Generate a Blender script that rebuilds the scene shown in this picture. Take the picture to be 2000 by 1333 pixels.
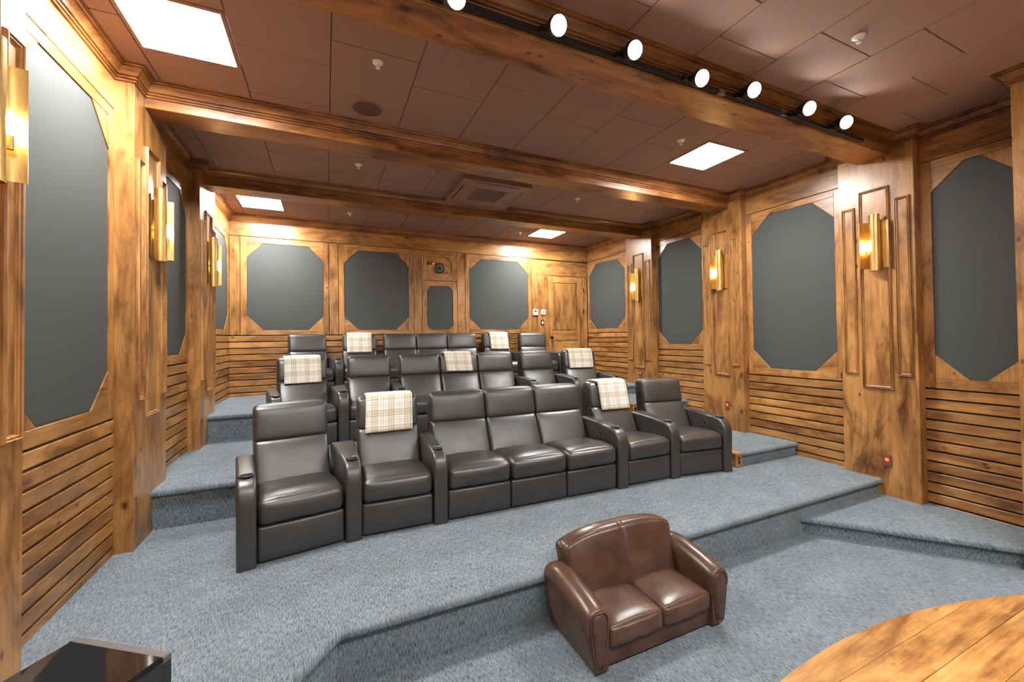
import bpy, bmesh, math, random
from mathutils import Vector, Matrix

for o in list(bpy.data.objects): bpy.data.objects.remove(o, do_unlink=True)
scene = bpy.context.scene
COL = scene.collection
random.seed(7)

# ------------------------------------------------------------------ camera, world, exposure
cam_data = bpy.data.cameras.new('camera')
cam = bpy.data.objects.new('camera', cam_data); COL.objects.link(cam)
cam_data.sensor_fit = 'HORIZONTAL'; cam_data.sensor_width = 36.0
cam_data.lens = 801.05 / 2000 * 36.0
cam_data.shift_y = -(666.5 - 648.43) / 2000
cam_data.clip_start = 0.02
FW = Vector((0.41348632, 0.91038061, 0.01536916)); RT = Vector((0.9104994, -0.41333973, -0.01187928)); UP = Vector((0.00446199, -0.01890553, 0.99981132))
m = Matrix.Identity(4)
for i in range(3):
    m[i][0] = RT[i]; m[i][1] = UP[i]; m[i][2] = -FW[i]
m.translation = Vector((1.414, 0.0, 1.866))
cam.matrix_world = m
scene.camera = cam

world = bpy.data.worlds.new('world'); scene.world = world; world.use_nodes = True
world.node_tree.nodes['Background'].inputs[0].default_value = (0.9, 0.93, 1.0, 1)
world.node_tree.nodes['Background'].inputs[1].default_value = 0.05
LED_STRENGTH = 46.0
FILL_LED_STRENGTH = 25.0     # strength of the added, unseen fill panels over the stage
SPOT_STRENGTH = 42.0
SPOT_WATTS = 70.0
BULB_STRENGTH = 130.0
vs = scene.view_settings
vs.view_transform = 'Standard'; vs.look = 'None'; vs.gamma = 1.0; vs.use_curve_mapping = False
vs.exposure = 1.58

# ------------------------------------------------------------------ dimensions (metres)
XL, XR, XPL, XPR, YB = 0.0, 6.914, 0.113, 6.792, 7.873
YF = -3.2
ZC, ZCB, ZBB, ZF = 3.931, 3.822, 3.739, 3.592
T0, S1, T1, H2, T2, H3, T3 = 0.0, 0.161, 0.322, 0.486, 0.647, 0.808, 0.969
PIL = [(2.056, 2.723), (3.943, 4.623), (5.705, 6.397)]
BEAM = [(2.245, 2.53), (4.141, 4.415), (5.937, 6.212)]
YPRO = 1.29            # back face of the proscenium columns
XPROL, XPROR = 0.554, 6.36
RAILX0 = 5.87          # left side of the aisle half steps

# ------------------------------------------------------------------ materials
MATS = {}
def newmat(name):
    mt = bpy.data.materials.new(name); mt.use_nodes = True
    nt = mt.node_tree; b = nt.nodes['Principled BSDF']
    MATS[name] = mt
    return mt, nt, b
def N(nt, t, **kw):
    n = nt.nodes.new(t)
    for k, v in kw.items():
        if k.startswith('_'): setattr(n, k[1:], v)
        else: n.inputs[k].default_value = v
    return n
def L(nt, a, b): nt.links.new(a, b)
def math_node(nt, op, a, b=None, clamp=False):
    n = nt.nodes.new('ShaderNodeMath'); n.operation = op; n.use_clamp = clamp
    for i, v in enumerate((a, b)):
        if v is None: continue
        if isinstance(v, (int, float)): n.inputs[i].default_value = v
        else: L(nt, v, n.inputs[i])
    return n.outputs[0]
def ramp(nt, fac, stops):
    r = nt.nodes.new('ShaderNodeValToRGB')
    els = r.color_ramp.elements
    while len(els) > 1: els.remove(els[0])
    els[0].position = stops[0][0]; els[0].color = (*stops[0][1], 1)
    for p, c in stops[1:]:
        e = els.new(p); e.color = (*c, 1)
    L(nt, fac, r.inputs[0]); return r.outputs[0]
def mixc(nt, fac, a, b, mode='MIX'):
    n = nt.nodes.new('ShaderNodeMix'); n.data_type = 'RGBA'; n.blend_type = mode
    if isinstance(fac, (int, float)): n.inputs[0].default_value = fac
    else: L(nt, fac, n.inputs[0])
    for i, v in ((6, a), (7, b)):
        if isinstance(v, tuple): n.inputs[i].default_value = (*v, 1)
        else: L(nt, v, n.inputs[i])
    return n.outputs[2]
def objcoord(nt, rnd=True):
    tc = nt.nodes.new('ShaderNodeTexCoord'); out = tc.outputs['Object']
    if rnd:
        oi = nt.nodes.new('ShaderNodeObjectInfo')
        sc = nt.nodes.new('ShaderNodeVectorMath'); sc.operation = 'SCALE'
        sc.inputs[0].default_value = (37.1, 53.3, 71.7); L(nt, oi.outputs['Random'], sc.inputs['Scale'])
        ad = nt.nodes.new('ShaderNodeVectorMath'); ad.operation = 'ADD'
        L(nt, out, ad.inputs[0]); L(nt, sc.outputs[0], ad.inputs[1]); out = ad.outputs[0]
    return out
def mapped(nt, vec, scale):
    mp = nt.nodes.new('ShaderNodeMapping'); mp.inputs['Scale'].default_value = scale
    L(nt, vec, mp.inputs['Vector']); return mp.outputs[0]
def noise(nt, vec, scale, detail=4, rough=0.55, dist=0.0):
    n = N(nt, 'ShaderNodeTexNoise', Scale=scale, Detail=detail, Roughness=rough, Distortion=dist)
    L(nt, vec, n.inputs['Vector']); return n.outputs['Fac']
def bump(nt, b, h, strength, dist=0.01):
    n = N(nt, 'ShaderNodeBump', Strength=strength, Distance=dist); L(nt, h, n.inputs['Height']); L(nt, n.outputs[0], b.inputs['Normal'])

def wood(name, axis, tint=(1, 1, 1), rough=0.34, knots=True, dark=1.0):
    """stained knotty alder with the grain along one axis"""
    mt, nt, b = newmat(name)
    v = objcoord(nt)
    along, across = 1.3, 6.0
    sc = [across] * 3; sc[axis] = along
    big = noise(nt, mapped(nt, v, sc), 1.0, 5, 0.6, 0.9)
    sc2 = [70.0] * 3; sc2[axis] = 2.2
    fine = noise(nt, mapped(nt, v, sc2), 1.0, 3, 0.6, 0.2)
    sc4 = [4.2] * 3; sc4[axis] = 1.5
    blot = noise(nt, mapped(nt, v, sc4), 1.0, 4, 0.65, 1.2)
    t = tint
    C = lambda r, g, bb: (r * t[0], g * t[1], bb * t[2])
    base = ramp(nt, big, [(0.27, C(0.13, 0.054, 0.017)), (0.40, C(0.36, 0.175, 0.056)), (0.52, C(0.53, 0.285, 0.100)), (0.64, C(0.60, 0.345, 0.135)), (0.78, C(0.40, 0.19, 0.060))])
    oi = nt.nodes.new('ShaderNodeObjectInfo')
    var = math_node(nt, 'ADD', math_node(nt, 'MULTIPLY', math_node(nt, 'FRACT', math_node(nt, 'MULTIPLY', oi.outputs['Random'], 7.31)), 0.34), 0.80)
    cbv = nt.nodes.new('ShaderNodeCombineColor')
    for i_ in range(3): L(nt, var, cbv.inputs[i_])
    base = mixc(nt, 1.0, base, cbv.outputs[0], 'MULTIPLY')
    gr = ramp(nt, fine, [(0.30, (0.60, 0.53, 0.46)), (0.60, (1.06, 1.06, 1.06))])
    c = mixc(nt, 0.45, base, gr, 'MULTIPLY')
    sc5 = [260.0] * 3; sc5[axis] = 7.0
    pores = noise(nt, mapped(nt, v, sc5), 1.0, 2, 0.6, 0.0)
    c = mixc(nt, 0.4, c, ramp(nt, pores, [(0.30, (0.55, 0.48, 0.42)), (0.48, (1, 1, 1))]), 'MULTIPLY')
    bl = ramp(nt, blot, [(0.34, (0.34, 0.28, 0.24)), (0.45, (0.78, 0.74, 0.70)), (0.54, (1.0, 1.0, 1.0)), (0.7, (1.18, 1.18, 1.17))])
    c = mixc(nt, 0.8, c, bl, 'MULTIPLY')
    if knots:
        # small dark pin knots and larger swirled knots
        scp = [11.0] * 3; scp[axis] = 6.0
        vp = N(nt, 'ShaderNodeTexVoronoi', Scale=1.0); L(nt, mapped(nt, v, scp), vp.inputs['Vector'])
        sp_ = nt.nodes.new('ShaderNodeSeparateColor'); L(nt, vp.outputs['Color'], sp_.inputs[0])
        pk = ramp(nt, vp.outputs['Distance'], [(0.05, (0.13, 0.08, 0.06)), (0.10, (0.5, 0.38, 0.3)), (0.19, (1, 1, 1))])
        c = mixc(nt, math_node(nt, 'GREATER_THAN', sp_.outputs[1], 0.80), c, mixc(nt, 1.0, c, pk, 'MULTIPLY'))
        sc3 = [4.6] * 3; sc3[axis] = 2.6
        vo = N(nt, 'ShaderNodeTexVoronoi', Scale=1.0); L(nt, mapped(nt, v, sc3), vo.inputs['Vector'])
        wob = math_node(nt, 'MULTIPLY', math_node(nt, 'SUBTRACT', fine, 0.5), 0.06)
        d = math_node(nt, 'ADD', vo.outputs['Distance'], wob)
        k = ramp(nt, d, [(0.02, (0.10, 0.06, 0.045)), (0.055, (0.30, 0.20, 0.15)), (0.12, (0.85, 0.8, 0.76)), (0.2, (1, 1, 1))])
        sep = nt.nodes.new('ShaderNodeSeparateColor'); L(nt, vo.outputs['Color'], sep.inputs[0])
        sel = math_node(nt, 'GREATER_THAN', sep.outputs[0], 0.70)
        c = mixc(nt, sel, c, mixc(nt, 1.0, c, k, 'MULTIPLY'))
    if dark != 1.0: c = mixc(nt, 1.0, c, (dark, dark, dark), 'MULTIPLY')
    L(nt, c, b.inputs['Base Color'])
    b.inputs['Roughness'].default_value = rough
    b.inputs['Coat Weight'].default_value = 0.25; b.inputs['Coat Roughness'].default_value = 0.28
    bump(nt, b, fine, 0.12, 0.004)
    return mt
WX = wood('wood_grain_x', 0, tint=(0.84, 0.77, 0.66)); WY = wood('wood_grain_y', 1, tint=(0.84, 0.77, 0.66)); WZ = wood('wood_grain_z', 2, tint=(0.84, 0.77, 0.66))
WXD = wood('beam_wood_x', 0, tint=(0.76, 0.60, 0.49)); WCR = wood('crown_wood', 0, tint=(0.60, 0.46, 0.34), knots=False)
WDOOR = wood('door_wood', 2, tint=(0.95, 0.88, 0.75))
WSTAGE = wood('stage_wood', 0, tint=(1.18, 1.10, 0.95), rough=0.34)

def plain(name, col, rough=0.5, metal=0.0, spec=0.5, noise_amt=0.0, nscale=60, bumpv=0.0, coat=0.0):
    mt, nt, b = newmat(name)
    v = objcoord(nt, False)
    nz = noise(nt, v, nscale, 3)
    c = mixc(nt, 1.0, tuple(col), ramp(nt, nz, [(0.3, (1 - noise_amt,) * 3), (0.7, (1 + noise_amt,) * 3)]), 'MULTIPLY')
    L(nt, c, b.inputs['Base Color'])
    b.inputs['Roughness'].default_value = rough; b.inputs['Metallic'].default_value = metal
    b.inputs['Specular IOR Level'].default_value = spec; b.inputs['Coat Weight'].default_value = coat
    if bumpv: bump(nt, b, nz, bumpv, 0.003)
    return mt
GAP = plain('dark_gap', (0.014, 0.007, 0.004), 0.7, noise_amt=0.2)
FABRIC = plain('charcoal_fabric', (0.052, 0.058, 0.057), 0.75, noise_amt=0.25, nscale=420, bumpv=0.15)
CEILP = plain('brown_ceiling_paint', (0.300, 0.178, 0.142), 0.75, noise_amt=0.10, nscale=90, bumpv=0.05)
CEILB = plain('ceiling_joint', (0.035, 0.016, 0.011), 0.7, noise_amt=0.1)
GRILLE = plain('speaker_grille', (0.125, 0.058, 0.045), 0.6, noise_amt=0.3, nscale=500)
VENTM = plain('cassette_paint', (0.28, 0.155, 0.11), 0.45, noise_amt=0.06)
WHITEP = plain('white_plastic', (0.80, 0.78, 0.76), 0.35, noise_amt=0.02)
BLACKM = plain('black_metal', (0.015, 0.014, 0.014), 0.4, noise_amt=0.1)
BLACKP = plain('black_cavity', (0.006, 0.006, 0.006), 0.6, noise_amt=0.1)
CHROME = plain('satin_chrome', (0.45, 0.44, 0.43), 0.25, metal=1.0, noise_amt=0.04)
BRONZE = plain('dark_bronze', (0.07, 0.045, 0.03), 0.3, metal=1.0, noise_amt=0.1)
GLOSSB = plain('gloss_black', (0.010, 0.010, 0.011), 0.06, noise_amt=0.1, coat=0.6)
GREYP = plain('grey_satin_plastic', (0.105, 0.093, 0.088), 0.5, noise_amt=0.08, nscale=300)
PLATE = plain('brown_wall_plate', (0.20, 0.055, 0.025), 0.35, noise_amt=0.1)
BOXWOOD = wood('box_wood', 0, tint=(0.9, 0.8, 0.75), knots=False)
SCREENM = plain('bounce_screen_white', (0.55, 0.55, 0.55), 0.8, noise_amt=0.02)
FRONTM = plain('front_wall_paint', (0.10, 0.06, 0.045), 0.7, noise_amt=0.1)

def emit(name, col, strength, base=(0.8, 0.8, 0.8)):
    mt, nt, b = newmat(name)
    v = objcoord(nt, False); nz = noise(nt, v, 3.0, 1)
    c = mixc(nt, 1.0, tuple(col), ramp(nt, nz, [(0.0, (0.97,) * 3), (1.0, (1.03,) * 3)]), 'MULTIPLY')
    L(nt, c, b.inputs['Emission Color']); b.inputs['Emission Strength'].default_value = strength
    b.inputs['Base Color'].default_value = (*base, 1)
    return mt
LED = emit('led_diffuser', (1.0, 0.975, 0.94), LED_STRENGTH)
LEDFILL = emit('added_fill_diffuser', (1.0, 0.975, 0.94), FILL_LED_STRENGTH)
SPOTE = emit('spot_lens', (1.0, 0.94, 0.86), SPOT_STRENGTH)
BULBE = emit('warm_bulb', (1.0, 0.66, 0.30), BULB_STRENGTH)
REDE = emit('red_indicator', (1.0, 0.25, 0.12), 0.35, (0.45, 0.08, 0.04))

def brass():
    mt, nt, b = newmat('aged_brass')
    v = objcoord(nt); nz = noise(nt, mapped(nt, v, (14, 14, 3)), 1.0, 5, 0.6)
    L(nt, ramp(nt, nz, [(0.3, (0.42, 0.27, 0.09)), (0.55, (0.66, 0.45, 0.17)), (0.75, (0.78, 0.57, 0.25))]), b.inputs['Base Color'])
    b.inputs['Metallic'].default_value = 1.0
    L(nt, ramp(nt, nz, [(0.3, (0.42,) * 3), (0.7, (0.34,) * 3)]), b.inputs['Roughness'])
    bump(nt, b, nz, 0.03, 0.004)
    return mt
BRASS = brass()

def carpet():
    mt, nt, b = newmat('blue_grey_carpet')
    tc = nt.nodes.new('ShaderNodeTexCoord')
    # risers carry the lines on vertically: run the pile along y + z
    sx = nt.nodes.new('ShaderNodeSeparateXYZ'); L(nt, tc.outputs['Object'], sx.inputs[0])
    yz = math_node(nt, 'SUBTRACT', sx.outputs[1], sx.outputs[2])
    cb = nt.nodes.new('ShaderNodeCombineXYZ'); L(nt, sx.outputs[0], cb.inputs[0]); L(nt, yz, cb.inputs[1])
    v = cb.outputs[0]
    lines = noise(nt, mapped(nt, v, (210, 28, 1)), 1.0, 2, 0.7, 0.1)
    speck = noise(nt, mapped(nt, v, (420, 160, 1)), 1.0, 2, 0.6)
    heath = noise(nt, mapped(nt, v, (34, 7, 1)), 1.0, 3, 0.6, 0.4)
    patch = noise(nt, v, 3.4, 4, 0.65)
    c = ramp(nt, lines, [(0.32, (0.044, 0.058, 0.073)), (0.42, (0.136, 0.170, 0.199)), (0.52, (0.218, 0.262, 0.297)), (0.70, (0.325, 0.376, 0.411))])
    c = mixc(nt, 0.7, c, ramp(nt, heath, [(0.3, (0.80, 0.81, 0.82)), (0.55, (1, 1, 1)), (0.75, (1.10, 1.09, 1.07))]), 'MULTIPLY')
    c = mixc(nt, 0.8, c, ramp(nt, speck, [(0.25, (0.55,) * 3), (0.5, (1, 1, 1)), (0.75, (1.35,) * 3)]), 'MULTIPLY')
    c = mixc(nt, 0.6, c, ramp(nt, patch, [(0.32, (0.70,) * 3), (0.68, (1.16,) * 3)]), 'MULTIPLY')
    L(nt, c, b.inputs['Base Color'])
    b.inputs['Roughness'].default_value = 0.95; b.inputs['Specular IOR Level'].default_value = 0.12
    b.inputs['Sheen Weight'].default_value = 0.15
    h = math_node(nt, 'ADD', lines, math_node(nt, 'MULTIPLY', speck, 0.6))
    bump(nt, b, h, 0.7, 0.012)
    return mt
CARPET = carpet()

def leather(name, c0, c1, c2, rough, crease=0.35, spec=0.5, pore=0.10):
    mt, nt, b = newmat(name)
    v = objcoord(nt)
    mott = noise(nt, v, 5.0, 5, 0.65, 0.5)
    L(nt, ramp(nt, mott, [(0.3, c0), (0.5, c1), (0.72, c2)]), b.inputs['Base Color'])
    vo = N(nt, 'ShaderNodeTexVoronoi', Scale=330.0); L(nt, v, vo.inputs['Vector'])
    wr = noise(nt, mapped(nt, v, (9, 6, 14)), 1.0, 1, 0.4, 0.0)
    L(nt, ramp(nt, mott, [(0.3, (rough + 0.06,) * 3), (0.7, (rough - 0.05,) * 3)]), b.inputs['Roughness'])
    b.inputs['Specular IOR Level'].default_value = spec
    h = math_node(nt, 'ADD', math_node(nt, 'MULTIPLY', vo.outputs['Distance'], pore), math_node(nt, 'MULTIPLY', wr, crease * 4))
    bump(nt, b, h, 0.25, 0.006)
    return mt
LEATHER = leather('charcoal_leather', (0.027, 0.0245, 0.023), (0.034, 0.031, 0.0292), (0.043, 0.039, 0.0365), 0.37, 0.25, 1.0)
BROWNL = leather('brown_leather', (0.044, 0.021, 0.012), (0.092, 0.047, 0.030), (0.140, 0.078, 0.053), 0.29, 0.12, 0.5, 0.02)
BROWND = leather('dark_brown_leather_panel', (0.05, 0.022, 0.015), (0.085, 0.042, 0.03), (0.11, 0.056, 0.042), 0.36, 0.1, 0.5, 0.02)

def plaid():
    mt, nt, b = newmat('cream_plaid_wool')
    uv = nt.nodes.new('ShaderNodeTexCoord'); sp = nt.nodes.new('ShaderNodeSeparateXYZ'); L(nt, uv.outputs['UV'], sp.inputs[0])
    col = (0.88, 0.86, 0.78)
    def wave(s, period, off):   # 0..1 saw
        return math_node(nt, 'FRACT', math_node(nt, 'DIVIDE', math_node(nt, 'ADD', s, off + 10.0), period))
    def line(s, period, off, w):
        return math_node(nt, 'LESS_THAN', wave(s, period, off), w / period)
    c = None
    for s in (sp.outputs[0], sp.outputs[1]):
        band = line(s, 0.150, 0.0, 0.052)
        c = mixc(nt, math_node(nt, 'MULTIPLY', band, 0.30), col if c is None else c, (0.68, 0.50, 0.24))
    for s in (sp.outputs[0], sp.outputs[1]):
        for off, w, k in ((0.0, 0.0035, 0.85), (-0.050, 0.0035, 0.85), (-0.018, 0.0022, 0.6), (-0.027, 0.0022, 0.6), (-0.036, 0.0022, 0.5), (-0.085, 0.0025, 0.45), (-0.105, 0.003, 0.6), (-0.128, 0.002, 0.4)):
            c = mixc(nt, math_node(nt, 'MULTIPLY', line(s, 0.150, off, w), k), c, (0.085, 0.060, 0.035))
    fz = noise(nt, objcoord(nt), 260, 2)
    c = mixc(nt, 0.5, c, ramp(nt, fz, [(0.3, (0.82,) * 3), (0.7, (1.1,) * 3)]), 'MULTIPLY')
    L(nt, c, b.inputs['Base Color']); b.inputs['Roughness'].default_value = 0.95
    b.inputs['Sheen Weight'].default_value = 0.3; b.inputs['Specular IOR Level'].default_value = 0.1
    bump(nt, b, fz, 0.5, 0.004)
    return mt
PLAID = plaid()

# ------------------------------------------------------------------ mesh helpers
class MB:
    def __init__(s): s.v = []; s.f = []
    def add(s, vs_, fs_):
        o = len(s.v); s.v += [tuple(p) for p in vs_]; s.f += [tuple(i + o for i in f) for f in fs_]; return s
    def box(s, x0, x1, y0, y1, z0, z1):
        return s.add([(x0, y0, z0), (x1, y0, z0), (x1, y1, z0), (x0, y1, z0), (x0, y0, z1), (x1, y0, z1), (x1, y1, z1), (x0, y1, z1)],
                     [(0, 3, 2, 1), (4, 5, 6, 7), (0, 1, 5, 4), (1, 2, 6, 5), (2, 3, 7, 6), (3, 0, 4, 7)])
    def prism(s, pts, fn, a, b):
        """pts 2D polygon (ccw), fn(p, t) -> 3D, extruded from t=a to t=b"""
        n = len(pts)
        vs_ = [fn(p, a) for p in pts] + [fn(p, b) for p in pts]
        fs_ = [tuple(reversed(range(n))), tuple(range(n, 2 * n))] + [(i, (i + 1) % n, n + (i + 1) % n, n + i) for i in range(n)]
        return s.add(vs_, fs_)
    def rings(s, rings, closed=True, cap0=False, cap1=False):
        n = len(rings[0]); o = len(s.v)
        for r in rings: s.v += [tuple(p) for p in r]
        for k in range(len(rings) - 1):
            for i in range(n if closed else n - 1):
                j = (i + 1) % n
                s.f.append((o + k * n + i, o + k * n + j, o + (k + 1) * n + j, o + (k + 1) * n + i))
        if cap0: s.f.append(tuple(o + i for i in reversed(range(n))))
        if cap1: s.f.append(tuple(o + (len(rings) - 1) * n + i for i in range(n)))
        return s
    def lathe(s, prof, center=(0, 0, 0), axis='z', n=24):
        R = []
        for r, h in prof:
            ring = []
            for i in range(n):
                a = 2 * math.pi * i / n; u, w = r * math.cos(a), r * math.sin(a)
                p = {'z': (u, w, h), 'y': (u, h, w), 'x': (h, u, w)}[axis]
                ring.append((center[0] + p[0], center[1] + p[1], center[2] + p[2]))
            R.append(ring)
        return s.rings(R, cap0=True, cap1=True)
    def tube(s, path, r, n=8):
        R = []; a = None
        for i, p in enumerate(path):
            p = Vector(p); d = (Vector(path[min(i + 1, len(path) - 1)]) - Vector(path[max(i - 1, 0)])).normalized()
            if a is None:
                a = d.cross(Vector((0, 0, 1)))
                if a.length < 1e-3: a = d.cross(Vector((1, 0, 0)))
            a = (a - d * a.dot(d)).normalized(); b_ = d.cross(a)
            R.append([p + a * (r * math.cos(2 * math.pi * k / n)) + b_ * (r * math.sin(2 * math.pi * k / n)) for k in range(n)])
        return s.rings(R, cap0=True, cap1=True)
    def mesh(s, name, smooth=False):
        me = bpy.data.meshes.new(name); me.from_pydata(s.v, [], s.f)
        bm = bmesh.new(); bm.from_mesh(me); bmesh.ops.recalc_face_normals(bm, faces=bm.faces); bm.to_mesh(me); bm.free()
        if smooth:
            for p in me.polygons: p.use_smooth = True
        me.update(); return me

def obj(name, me, mat=None, parent=None, loc=None, rot=None):
    if isinstance(me, MB): me = me.mesh(name)
    if mat is not None and not me.materials: me.materials.append(mat)
    o = bpy.data.objects.new(name, me); COL.objects.link(o)
    if parent is not None: o.parent = parent
    if loc is not None: o.location = loc
    if rot is not None: o.rotation_euler = rot
    return o
def tag(o, label=None, cat=None, group=None, kind=None):
    if label: o['label'] = label
    if cat: o['category'] = cat
    if group: o['group'] = group
    if kind: o['kind'] = kind
    return o
def thing(name, label, cat, loc=(0, 0, 0), rz=0.0, group=None, kind=None):
    o = bpy.data.objects.new(name, None); COL.objects.link(o); o.empty_display_size = 0.1
    o.location = loc; o.rotation_euler = (0, 0, rz)
    return tag(o, label, cat, group, kind)
def struct(name, me, mat, label=None):
    return tag(obj(name, me, mat), label, None, None, 'structure')
def sm(o, ang=40):
    for p in o.data.polygons: p.use_smooth = True
    try: o.data.set_sharp_from_angle(angle=math.radians(ang))
    except Exception: pass
    return o

# ------------------------------------------------------------------ room shell
wall_left = struct('wall_left', MB().box(-0.2, -0.030, YF, YB + 0.2, -0.1, ZC + 0.1), GAP, 'left wall panelled in stained knotty wood')
wall_right = struct('wall_right', MB().box(XR + 0.030, XR + 0.2, YF, YB + 0.2, -0.1, ZC + 0.1), GAP, 'right wall panelled in stained knotty wood')
wall_back = struct('wall_back', MB().box(-0.2, XR + 0.2, YB + 0.030, YB + 0.2, -0.1, ZC + 0.1), GAP, 'back wall panelled in wood with the door')
wall_front = struct('wall_front', MB().box(-0.2, XR + 0.2, YF - 0.15, YF, -0.1, ZC + 0.1), FRONTM, 'front wall behind the stage')
ceiling = struct('ceiling', MB().box(-0.2, XR + 0.2, YF, YB + 0.2, ZC + 0.014, ZC + 0.16), CEILB, 'brown tiled ceiling between wooden beams')
floor = struct('floor', MB().box(-0.2, XR + 0.2, YF, YB + 0.2, -0.1, T0), CARPET, 'blue grey carpeted floor in front of the seating tiers')
scr = MB().box(0.75, 6.15, YF + 0.005, YF + 0.03, 0.75, 3.45)  # invented screen out of view, bounces light back onto seats and ceiling
tag(obj('added_bounce_screen', scr, SCREENM), 'added unseen white bounce screen on the front wall', 'screen')

# stepped carpet tiers ------------------------------------------------
def tier(name, poly, z0, z1, nose_edges, label, over=0.035, thick=0.05, parent=None):
    """poly ccw outline of the tread; edges listed in nose_edges get a rounded overhanging nosing"""
    n = len(poly); P = [Vector((p[0], p[1])) for p in poly]
    def inset(d):
        out = []
        for i in range(n):
            lines = []
            for k in ((i - 1) % n, i):
                a, b_ = P[k], P[(k + 1) % n]; t = (b_ - a).normalized(); nn = Vector((-t.y, t.x))
                lines.append((a + nn * (d if k in nose_edges else 0.0), t))
            (p1, t1), (p2, t2) = lines
            cr = t1.x * t2.y - t1.y * t2.x
            if abs(cr) < 1e-6: out.append(p2)
            else:
                w = p2 - p1; s_ = (w.x * t2.y - w.y * t2.x) / cr; out.append(p1 + t1 * s_)
        return out
    prof = [(over, z0), (over, z1 - thick)]
    R = thick * 0.55
    for k in range(4):   # lower round
        a = math.pi / 2 * k / 3; prof.append((R * 0.6 * (1 - math.sin(a)), z1 - thick + R * 0.6 * (1 - math.cos(a)) * 0.9))
    for k in range(1, 6):
        a = math.pi / 2 * k / 5; prof.append((R * (1 - math.cos(a)), z1 - R + R * math.sin(a)))
    mb = MB()
    mb.rings([[(q.x, q.y, z) for q in inset(d)] for d, z in prof], cap0=False, cap1=True)
    o = struct(name, mb, CARPET, label)
    sm(o, 35)
    return o
DIAL = (XPROL, YPRO)
EDGE1 = 2.372
tier('floor_tier', [(-0.01, YPRO), (XPROL, YPRO), (1.478, EDGE1), (XR + .01, EDGE1), (XR + .01, 4.5), (-0.01, 4.5)], T0, T1, (1, 2), 'lowest carpeted seating tier beside the brown sofa', over=0.042)
tier('floor_landing', [(5.40, 2.46), (6.60, 1.06), (XR + .01, 1.06), (XR + .01, 2.46)], T0, S1, (0,), 'low carpeted landing step at the foot of the right aisle')
tier('floor_tier', [(-0.01, 4.275), (XR + .01, 4.275), (XR + .01, 6.2), (-0.01, 6.2)], T1 - 0.02, T2, (0,), 'middle carpeted seating tier')
tier('floor_tier', [(-0.01, 6.021), (XR + .01, 6.021), (XR + .01, YB + .01), (-0.01, YB + .01)], T2 - 0.02, T3, (0,), 'highest carpeted seating tier along the back wall')
tier('floor_step', [(RAILX0, 3.295), (XR + .01, 3.295), (XR + .01, 4.33), (RAILX0, 4.33)], T1 - 0.01, H2, (0,), 'carpeted aisle half step up to the middle tier')
tier('floor_step', [(RAILX0, 5.05), (XR + .01, 5.05), (XR + .01, 6.07), (RAILX0, 6.07)], T2 - 0.01, H3, (0,), 'carpeted aisle half step up to the highest tier')

# wooden step-light boxes at the open end of the half steps
for y0, zb, zt, lb in ((3.30, T1, H2, 'small slotted wooden step box beside the aisle step to the middle tier'), (5.06, T2, H3, 'small slotted wooden step box beside the aisle step to the highest tier')):
    t = thing('step_light_box', lb, 'step light', (5.815, y0, zb))
    h = zt - zb
    b = MB()
    b.box(-0.056, -0.022, 0, 0.15, 0, h - 0.018); b.box(0.022, 0.053, 0, 0.15, 0, h - 0.018); b.box(-0.022, 0.022, 0, 0.15, 0, 0.03)
    b.box(-0.022, 0.022, 0, 0.15, h - 0.045, h - 0.018); b.box(-0.022, 0.022, 0.06, 0.15, 0.03, h - 0.045)
    obj('body', b, BOXWOOD, t)
    obj('lid', MB().box(-0.060, 0.054, -0.006, 0.16, h - 0.018, h), BOXWOOD, t)
    obj('slot', MB().box(-0.022, 0.022, 0.05, 0.06, 0.03, h - 0.045), BLACKP, t)

# stage in front of the tiers, bowed front edge --------------------------
SCX, SCY, SR, SZ = 3.73, -2.93, 4.158, 0.322
stage = MB()
a0 = [math.radians(90 + 47 - k * 94 / 60) for k in range(61)]
rim = [(SCX + (SR - 0.02) * math.cos(a), SCY + (SR - 0.02) * math.sin(a)) for a in a0]
rim = [p for p in rim if 0.6 < p[0] < 6.34]
outline = [(rim[0][0], -1.6)] + rim + [(rim[-1][0], -1.6)]
outline = list(reversed(outline))
stage.prism(outline, lambda p, t: (p[0], p[1], t), 0.0, SZ - 0.027)
st = tag(obj('wooden_stage', stage, WSTAGE), 'low bowed wooden plank stage facing the seats', 'stage')
JY = 0.9325; PWD = 0.155
for k in range(-11, 3):
    y0, y1 = JY + k * PWD + 0.0012, JY + (k + 1) * PWD - 0.0012
    y1 = min(y1, SCY + SR - 0.0005)
    if y0 >= y1: continue
    lo, hi = [], []
    for i in range(9):
        y = y0 + (y1 - y0) * i / 8; hw = math.sqrt(max(0, SR * SR - (y - SCY) ** 2))
        lo.append((max(0.6, SCX - hw), y)); hi.append((min(6.34, SCX + hw), y))
    poly = lo[::-1] + hi
    b = MB().prism(poly, lambda p, t: (p[0], p[1], t), SZ - 0.026, SZ - 0.001 * ((k % 3) * 0.6))
    obj('plank', b, WSTAGE, st)

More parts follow.
